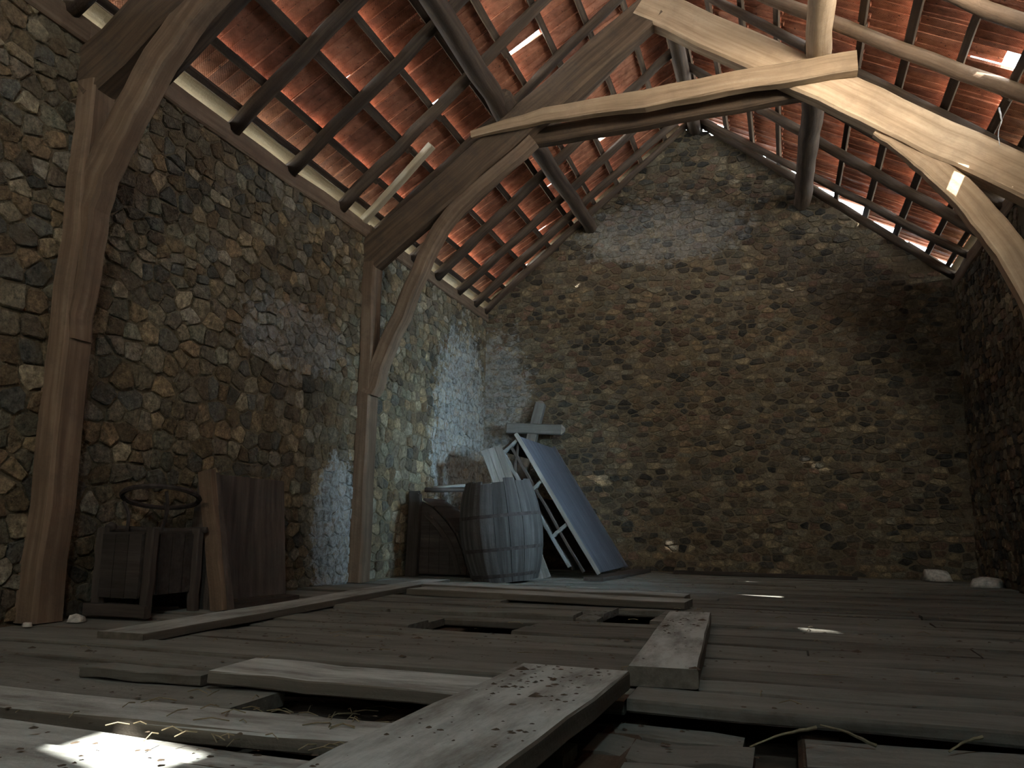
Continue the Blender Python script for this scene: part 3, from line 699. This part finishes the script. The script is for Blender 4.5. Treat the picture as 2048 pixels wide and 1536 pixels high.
# ---------------------------------------------------------------- wooden cross
def cross():
    top = V((0.73, 8.74, 1.86)); bot = V((0.40, 8.30, 0.015)); ax = (top-bot).normalized()
    t = tag(empty('wooden_cross', bot), 'grey wooden cross with pointed arm ends leaning in the corner', 'cross')
    up = V((0, 1, 0))
    mk('upright', sweep([bot, top-ax*0.05], rect(0.115, 0.09), up, None, 0.002, 1, 8), M_CROSS, t)
    s = V((1, 0, -0.055)).normalized(); c = bot.lerp(top, 0.815)+V((0, -0.03, 0))
    mk('arm', sweep([c-s*0.30, c+s*0.33], rect(0.115, 0.085), up, None, 0.002, 2, 6), M_CROSS, t)
    def tip(p, d, w):
        sd = d.cross(up).normalized(); u2 = sd.cross(d)
        q = [p+sd*(a*w)+u2*(b*0.045) for a, b in ((-1, -1), (1, -1), (1, 1), (-1, 1))]
        vs = q+[p+d*0.035+sd*(a*w*0.35)+u2*(b*0.015) for a, b in ((-1, -1), (1, -1), (1, 1), (-1, 1))]
        mk('arm_tip', (vs, [(3, 2, 1, 0), (4, 5, 6, 7)]+[(i, (i+1) % 4, (i+1) % 4+4, i+4) for i in range(4)], vs), M_GREY, t)
    tip(top-ax*0.05, ax, 0.057); tip(c+s*0.33, s, 0.057); tip(c-s*0.30, -s, 0.057)
cross()
# ---------------------------------------------------------------- tipped bin and the machine behind it
def bin_():
    t = tag(empty('tipped_bin', (0.4, 4.0, 0)), 'brown wooden bin tipped on its side with litter on its ledge', 'bin')
    mk('back_panel', slab([(0.29, 3.73, 0.02), (0.40, 4.38, 0.02), (0.335, 4.385, 0.71), (0.285, 3.73, 0.715)], 0.03), M_CRATE, t)
    mk('end_board', slab([(0.19, 3.70, 0.0), (0.545, 3.66, 0.0), (0.355, 3.70, 0.72), (0.26, 3.70, 0.72)], 0.035), M_CRATE, t)
    mk('front_post', sweep([(0.485, 3.655, 0.0), (0.315, 3.685, 0.725)], rect(0.085, 0.05), (0, 1, 0), None, 0.003, 5, 6), M_POST, t)
    mk('ledge', slab([(0.25, 3.72, 0.035), (0.53, 3.68, 0.03), (0.50, 4.37, 0.03), (0.33, 4.38, 0.035)], 0.03), M_CRATE, t)
    mk('hinge', sweep([(0.315, 3.80, 0.30), (0.305, 3.80, 0.42)], rect(0.014, 0.02), (0, 1, 0)), M_IRON, t)
    rnd = random.Random(9); g = []
    for _ in range(40):
        y = rnd.uniform(3.75, 4.32); x = rnd.uniform(0.36, 0.49)
        g.append(crumb((x, y, 0.033), rnd.uniform(0.006, 0.02), rnd))
    tag(mk('litter', join(g)[:2], M_CRUMB, t), kind='stuff')
def crumb(p, r, rnd):
    vs = [V(p)+V((r*rnd.uniform(.6, 1.2)*math.cos(a), r*rnd.uniform(.6, 1.2)*math.sin(a), 0)) for a in (0, 1.25, 2.5, 3.8, 5.0)]
    vs.append(V(p)+V((rnd.uniform(-.3, .3)*r, rnd.uniform(-.3, .3)*r, r*rnd.uniform(.15, .4))))
    return vs, [(k, (k+1) % 5, 5) for k in range(5)], vs
bin_()
def machine():
    t = tag(empty('farm_machine', (0.24, 3.45, 0)), 'dark old farm machine with an iron hoop on top beside the tipped bin', 'machine')
    for (x, y) in ((0.07, 3.58), (0.36, 3.60), (0.08, 3.25), (0.36, 3.27)):
        mk('leg', sweep([(x, y, 0.0), (x, y, 0.42)], rect(0.045, 0.045), (0, 1, 0), None, 0.003, x+y, 5), M_CRATE, t)
    mk('body', box(0.10, 0.34, 3.24, 3.62, 0.10, 0.40), M_DARKW, t)
    for k in range(4): mk('side_slat', box(0.342, 0.352, 3.25+k*0.09, 3.33+k*0.09, 0.10, 0.39), M_DARKW, t)
    for k in range(3): mk('front_slat', box(0.105+k*0.08, 0.18+k*0.08, 3.225, 3.238, 0.09, 0.39), M_DARKW, t)
    mk('foot_rail', sweep([(0.05, 3.22, 0.03), (0.40, 3.24, 0.03)], rect(0.05, 0.06), (0, 0, 1), None, 0.003, 3, 5), M_CRATE, t)
    mk('shaft', sweep([LW(222, 1057, 0.05), (0.2, 3.55, 0.405), (0.40, 3.62, 0.41)], circ(0.016, 8), (0, 0, 1), None, 0.002, 4, 5), M_DARKW, t)
    k = LW(222, 1055, 0.05)
    vs, fs = [], []
    for i in range(5):
        for j in range(8):
            a = math.pi*(i+0.3)/4.6; b = 2*math.pi*j/8; vs.append((k.x+.028*math.sin(a)*math.cos(b), k.y+.032*math.cos(a), k.z+.028*math.sin(a)*math.sin(b)))
    for i in range(4):
        for j in range(8): fs.append((i*8+j, i*8+(j+1) % 8, i*8+8+(j+1) % 8, i*8+8+j))
    fs += [tuple(range(7, -1, -1)), tuple(32+j for j in range(8))]
    mk('knob', (vs, fs, vs), M_DARKW, t, True)
    ring = [V((0.235+0.185*math.cos(a), 3.45+0.185*math.sin(a), 0.575+0.05*math.sin(a+2.6))) for a in [2*math.pi*i/28 for i in range(28)]]
    mk('hoop', sweep(ring, circ(0.013, 6), (0, 0, 1), None, 0, 5, 0, True), M_IRON, t)
    for (a, b) in (((0.10, 3.34, 0.55), (0.12, 3.36, 0.40)), ((0.36, 3.34, 0.60), (0.30, 3.40, 0.41)), ((0.13, 3.60, 0.55), (0.14, 3.58, 0.40))):
        mk('hoop_stay', sweep([a, V(a).lerp(V(b), .5)+V((.02, 0, .01)), b], circ(0.009, 6), (0, 1, 0), None, 0, 6, 3), M_IRON, t)
machine()
# ---------------------------------------------------------------- dark curved sledge, poles
def sledge():
    t = tag(empty('curved_sledge', (0.33, 7.0, 0)), 'dark curved wooden sledge body with an upright stake beside the barrel', 'sledge')
    prof = [(0.06, 0.62), (0.16, 0.66), (0.27, 0.60), (0.38, 0.50), (0.48, 0.38), (0.55, 0.24), (0.60, 0.08), (0.60, 0.02), (0.04, 0.02)]
    n = len(prof)
    for yy in (6.86, 7.28):
        vs = [(x, yy+d, z) for d in (-0.018, 0.018) for x, z in prof]
        mk('side_board', (vs, [tuple(reversed(range(n))), tuple(range(n, 2*n))]+[(i, (i+1) % n, (i+1) % n+n, i+n) for i in range(n)], vs), M_DARKW, t)
    top = [V((x, 0, z)) for x, z in prof[1:8]]
    for a, b in zip(top, top[1:]):
        nn = V((b.z-a.z, 0, -(b.x-a.x))).normalized()*-1
        mk('slat', slab([a+V((0, 6.83, 0))+nn*.02, a+V((0, 7.31, 0))+nn*.02, b*0.985+V((0, 7.31, 0))+nn*.02, b*0.985+V((0, 6.83, 0))+nn*.02], 0.018), M_DARKW, t)
    mk('runner', sweep([(x-0.06, 6.82, z-0.05) for x, z in prof[2:7]], rect(0.04, 0.035), (0, 1, 0), None, 0.003, 8, 4), M_CRATE, t)
    mk('stake', sweep([(0.10, 6.80, 0.0), (0.11, 6.80, 0.66), (0.115, 6.80, 0.74)], rect(0.11, 0.06), (0, 1, 0), lambda q: 1.0 if q < .75 else 1.0-2.4*(q-.75), 0.004, 9, 6), M_DARKW, t)
    for k in range(5): mk('end_slat', box(0.05+k*0.1, 0.14+k*0.1, 6.835, 6.845, 0.03, 0.60-0.1*k if k > 1 else 0.58), M_DARKW, t)
sledge()
def pole(label, a, b, r, m_, seed): return tag(mk('wooden_pole', sweep([a, b], circ(r, 7), (0, 0, 1), lambda t: 1.1-.25*t, 0.003, seed, 6), m_, None, True), label, 'pole')
pole('dark wooden pole resting across the sledge behind the barrel', (0.10, 7.02, 0.775), (1.05, 7.35, 0.79), 0.022, M_DARKW, 11)
pole('thinner grey pole lying above the dark pole behind the barrel', (0.14, 7.12, 0.80), (1.0, 7.52, 0.88), 0.016, M_CROSS, 12)
# sheet of rubble, plaster scraps
def scrap(label, p, r, seed, m_=M_LIME):
    rnd = random.Random(seed); n = 7; p = V(p)
    vs = [p+V((r*rnd.uniform(.7, 1.3)*math.cos(2*math.pi*k/n), r*rnd.uniform(.6, 1.1)*math.sin(2*math.pi*k/n), 0)) for k in range(n)]
    vs += [p+(v-p)*0.75+V((0, 0, r*rnd.uniform(.35, .7))) for v in vs]
    vs.append(p+V((0, 0, r*0.7)))
    fs = [(k, (k+1) % n, n+(k+1) % n, n+k) for k in range(n)]+[(n+k, n+(k+1) % n, 2*n) for k in range(n)]+[tuple(range(n-1, -1, -1))]
    return tag(mk('plaster_lump', (vs, fs), m_, None, True), label, 'rubble')
scrap('pale fallen plaster lump against the foot of the gable in the dark corner', (4.62, 8.62, 0.0), 0.15, 1)
scrap('pale fallen plaster lump beside the shadowed side wall', (4.85, 7.85, 0.0), 0.12, 2)
scrap('small white plaster scrap on the floor by the dark machine', (0.20, 3.02, 0.0), 0.05, 3)
scrap('tiny white plaster chip on the floor at the foot of the thick post', (0.16, 2.80, 0.0), 0.025, 4)
# straw, crumbs
def straw(p, a, L, r, rnd, lift=0.0):
    p = V(p); d = V((math.cos(a), math.sin(a), lift)).normalized()*L
    return sweep([p, p+d*0.5+V((0, 0, rnd.uniform(0, .01))), p+d], circ(r, 4), (0, 0, 1))
for lb, A_, B_ in (('frayed straw stalk over the dark hole in the sunken floor', FL(1500, 1494, -.03), FL(1632, 1455, 0.0)), ('thin straw stalk next to the frayed one on the sunken boards', FL(1640, 1450, .0), FL(1752, 1492, -.045)), ('short straw stalk below the edge of the sunken boards towards the side wall', FL(1898, 1504, -.04), FL(1965, 1474, -.01))):
    tag(mk('straw_stalk', sweep([A_, A_.lerp(B_, .5)+V((0, 0, .006)), B_], circ(0.003, 5), (0, 0, 1), lambda t: 0.7+0.9*t, 0.001, 3, 4), M_STRAW), lb, 'straw')
rs = random.Random(23); g = []
for _ in range(110):
    x = rs.gauss(2.2, 0.3); y = rs.uniform(1.5, 2.2)
    if not 0.3 < x < 2.55: continue
    z = -0.055 if (y > 1.93 and x > 1.7) else -0.03 if x > 1.98 and y > 1.8 else 0.003
    g.append(straw((x, y, z+0.004), rs.uniform(0, 6.28), rs.uniform(0.02, 0.09), 0.0014, rs))
for _ in range(150):
    x, y = rs.uniform(0.7, 4.6), rs.uniform(2.3, 7.5); g.append(straw((x, y, 0.01), rs.uniform(0, 6.28), rs.uniform(0.02, 0.08), 0.0014, rs))
tag(mk('straw_litter', join(g)[:2], M_STRAW, fl, org=(0, 0, 0)), kind='stuff')
g = []; GP = {}
for _ in range(2600):
    q = rs.random()
    dst = g
    if q < 0.07:
        a = rs.random(); c = [FL(*p, 0.07) for p in ((1060, 1325), (1245, 1342), (985, 1536), (600, 1536))]; b = rs.uniform(.04, .96)
        P_ = c[0].lerp(c[1], b).lerp(c[3].lerp(c[2], b), a); x, y, z = P_.x, P_.y, 0.069; dst = GP.setdefault('loose_plank', [])
    elif q < 0.10:
        a = rs.random(); c = [FL(*p, 0.058) for p in ((1340, 1220), (1420, 1226), (1395, 1340), (1255, 1332))]; b = rs.uniform(.06, .94)
        P_ = c[0].lerp(c[1], b).lerp(c[3].lerp(c[2], b), a); x, y, z = P_.x, P_.y, 0.057; dst = GP.setdefault('loose_plank.001', [])
    else:
        x, y = rs.uniform(0.6, 4.9), 1.2+6.5*rs.random()**1.6; z = -0.002
        if x > 2.56 and y < 2.3: z = -0.066
        elif 1.45 < x < 2.8 and 1.93 < y < 2.25: z = -0.058
    dst.append(crumb((x, y, z), rs.uniform(0.003, 0.011)*(2.2 if rs.random() < .05 else 1), rs))
tag(mk('crumbs', join(g)[:2], M_CRUMB, fl, org=(0, 0, 0)), kind='stuff')
for pl, q in GP.items(): tag(mk('crumbs', join(q)[:2], M_CRUMB, [o for o in COL.objects if o.name == pl][0]), kind='stuff')
# hanging cobweb strand below the roof
a, b = TY(1998, 215, 5.6), TY(2000, 290, 5.6)
tag(mk('cobweb_strand', sweep([a, a.lerp(b, .35)+V((.012, 0, 0)), a.lerp(b, .7)+V((-.008, 0, 0)), b], circ(0.006, 5), (0, 1, 0), lambda t: 1-.7*t, 0.002, 3, 4), M_WEB), 'pale cobweb strand hanging from the roof above the pale principal', 'cobweb')
